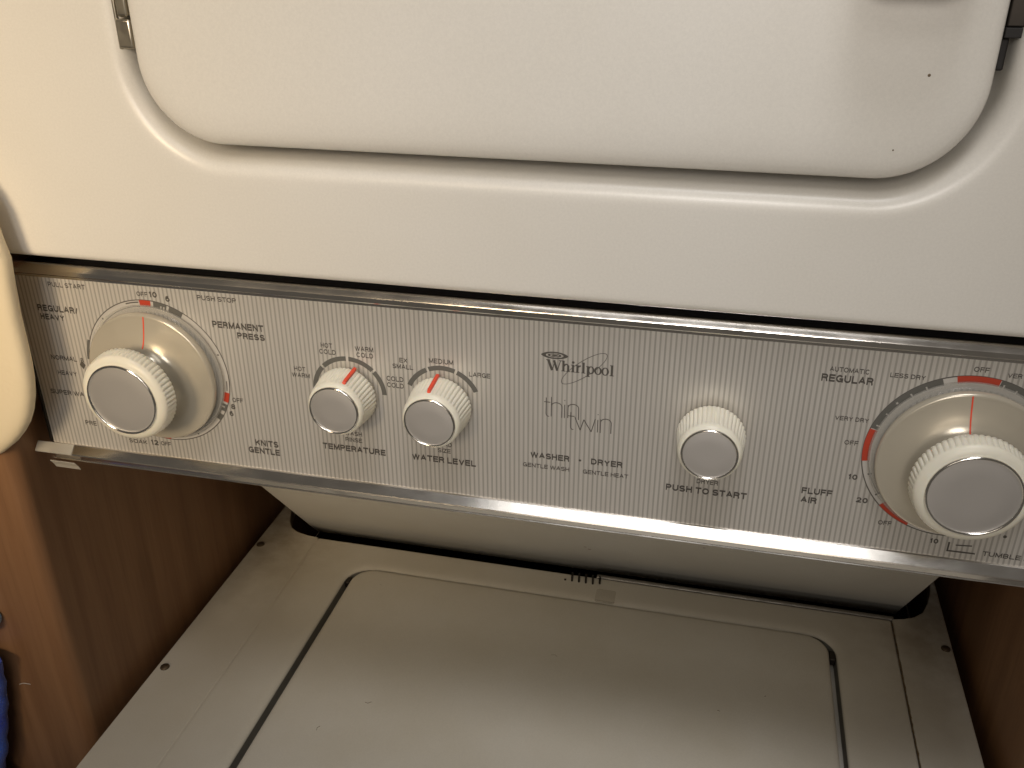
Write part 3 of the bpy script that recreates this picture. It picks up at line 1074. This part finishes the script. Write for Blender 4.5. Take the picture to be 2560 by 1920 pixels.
for i in range(9):
    x, y = random.uniform(-180, 190), random.uniform(-20, 195)
    a0 = random.uniform(0, 6.28)
    ln = random.uniform(0.6, 2.4)
    P_ = [(x + ln * k * math.cos(a0 + 0.5 * k), y + ln * k * math.sin(a0 + 0.5 * k), 0.52) for k in range(3)]
    lv, lf = tube(P_, random.uniform(0.10, 0.2), 5)
    mk('lint', lv, lf, M['grime'] if i % 3 else M['print_light'], lid)
# front and sides of the washer cabinet, dark inner pan and hinge rod
v, f = box(-302, 302, -290, 236, -880, -15)
v2, f2 = box(-302, 302, 236.2, 560, -880, -72)
mk('washer_cabinet', v + v2, f + [tuple(i + len(v) for i in q) for q in f2], M['enamel'], unit, bevel=3)
v, f = box(-299, 299, 237, 556, -71.6, -71.0)
mk('rear_pan', v, f, M['black'], unit, smooth=False)
v, f = box(-249.7, -248.6, -288, 240, -4, -0.30)
mk('seam_strip', v, f, M['enamel_top_shaded'], rl, smooth=False)
rv, rf = tube([(14, 245.6, -2.4), (262, 245.6, -2.4)], 2.5, 12)
mk('hinge_rod', rv, rf, M['rod'], unit)
sp = []
for i in range(5 * 18 + 1):
    a = 2 * math.pi * i / 18
    sp.append((-12.5 + i / 18 * 6.1, 238.2 - 8.6 * math.sin(a + 0.6), -6.6 + 8.6 * math.cos(a + 0.6)))
rv, rf = tube(sp, 0.95, 8)
mk('hinge_spring', rv, rf, M['dark_metal'], unit)

# ------------------------------------------------------------------ loose things
# strip of clear tape over the left end of the lower trim
n = 12
pts = [(-313.5, 6.2), (-303.8, 6.4), (-296, 6.45), (-288, 6.5)]
tv, tf = [], []
for x, y in pts:
    tv += [(x, y - 0.1 + 4.4, 227.1), (x, y - 0.1 + 0.1, 222.6), (x, y + 0.3, 221.6), (x, y + 0.1 + 4.4, 226.6)]
for i in range(len(pts) - 1):
    for k in range(4):
        a, b = i * 4 + k, i * 4 + (k + 1) % 4
        tf.append((a, b, b + 4, a + 4))
tf += [(0, 1, 2, 3), (12, 13, 14, 15)]
tp = mk('clear_tape', tv, tf, M['tape'], smooth=False)
tag(tp, 'short cloudy strip of clear tape on the left end of the bottom trim', 'tape')
tv, tf = extrude_x([(5.2, 217.0), (8.0, 212.8), (9.2, 210.2), (9.6, 210.2), (8.4, 213.0), (5.6, 217.2)], -303.5, -286)
fl = mk('tape_flap', tv, tf, M['tape'], tp, smooth=False, label='torn tape end hanging below the trim')
# clear patch on the rim behind the washer lid
L = [[(x, y, z) for x, y in rrect(16.8 + i, 33.6 - i, 209.9 + i, 226.6 - i, 2.5, 6, 2)] for i, z in ((0, -0.55), (0, 0.25), (0.6, 0.55), (2.5, 0.6))]
v, f = loops_mesh(L, True, True)
pt = mk('clear_patch', v, f, M['tape_clear'], smooth=True, sharp=50)
tag(pt, 'small square clear patch stuck behind the middle of the washer lid', 'tape')

# cream padded panel on the front edge of the left partition
PR = [(-312, 412), (-303, 410.5), (-295, 407), (-288, 401), (-283, 393), (-280, 384), (-278, 368), (-276.2, 358), (-277.8, 343), (-279.2, 324.5), (-279.5, 305), (-280, 295), (-281, 285.5), (-283.2, 275), (-287.0, 264.5), (-291, 257), (-296.5, 249.8), (-304, 242), (-315, 233.5), (-329, 227.5), (-350, 225), (-400, 224)]
LP = [(-430, 224), (-430, 412.5), (-340, 412.5)]
outl = PR + LP


def inset(pts, d):
    n = len(pts)
    out = []
    for i in range(n):
        p0, p1, p2 = Vector(pts[i - 1]), Vector(pts[i]), Vector(pts[(i + 1) % n])
        e1, e2 = (p1 - p0).normalized(), (p2 - p1).normalized()
        n1, n2 = Vector((e1.y, -e1.x)), Vector((e2.y, -e2.x))
        b = (n1 + n2)
        b = b / max(0.3, b.dot(n1)) if b.length > 1e-6 else n1
        out.append((p1.x + b.x * d, p1.y + b.y * d))
    return out


ring0 = inset(outl, 1.0)
sgn = 1 if ring0[5][0] < outl[5][0] else -1
L = []
for d, y in ((2.5, -12.2), (0.8, -12.8), (0.1, -14), (0, -15.5), (0.15, -17.0), (0.7, -18.6), (1.8, -19.9), (3.4, -20.8), (5.5, -21.3), (8, -21.6), (12, -21.7), (16, -21.7)):
    L.append([(x, y, z) for x, z in inset(outl, d * sgn)])
v, f = loops_mesh(L, True, True)
pad = mk('padded_panel', v, f, M['vinyl'], smooth=True, sharp=70)
tag(pad, 'cream grained vinyl pad with a rounded corner in front of the left partition', 'pad')

# blue towel hanging at the lower left
NX, NZ = 16, 40
edge = [(90, -359), (75, -358.6), (62, -360.2), (52, -362.5), (36, -367), (10, -372.5), (-16, -377.6), (-27, -380), (-36, -386), (-46, -390), (-120, -366), (-240, -370)]


def edge_x(z):
    for (z0, x0), (z1, x1) in zip(edge[:-1], edge[1:]):
        if z <= z0 and z >= z1:
            t_ = (z0 - z) / (z0 - z1)
            return x0 + (x1 - x0) * t_
    return edge[0][1]


tv, tf = [], []
NR = 26
for i in range(NZ + 1):
    z = 68 - (68 + 240) * (i / NZ)
    ex = edge_x(z)
    for k in range(NR):
        a = 2 * math.pi * k / NR
        hw, hd = 75, 9.5
        cx = ex + 3.0 - hw
        x = cx + hw * math.copysign(abs(math.cos(a)) ** 0.6, math.cos(a))
        y = -24 + hd * math.copysign(abs(math.sin(a)) ** 0.6, math.sin(a))
        y -= 2.4 * (1 + math.sin(x * 0.16 + z * 0.02))
        x += 0.8 * math.sin(z * 0.3 + k)
        tv.append((x, y, z))
for i in range(NZ):
    for k in range(NR):
        a, b = i * NR + k, i * NR + (k + 1) % NR
        tf.append((a, b, b + NR, a + NR))
tf += [tuple(range(NR)), tuple(range(NZ * NR, NZ * NR + NR))]
tw = mk('blue_towel', tv, tf, M['blue'], smooth=True, sharp=80)
tag(tw, 'deep blue towel hanging against the wood partition at lower left', 'towel')
# paler piece of cloth just above the towel
L = []
for d, y in ((0.5, -13.0), (0, -16), (0.3, -22), (1.6, -25.5), (3.6, -27), (5.6, -27.4)):
    L.append([(x, y, z) for x, z in rrect(-440 + d, -357.5 - d, 88 + d, 106 - d, 9 - d * 0.5, 8, 4)])
v, f = loops_mesh(L, True, True)
pc = mk('pale_cloth', v, f, M['pale_blue'], smooth=True, sharp=70)
tag(pc, 'pale blue fold of cloth at the left edge above the deep blue towel', 'cloth')
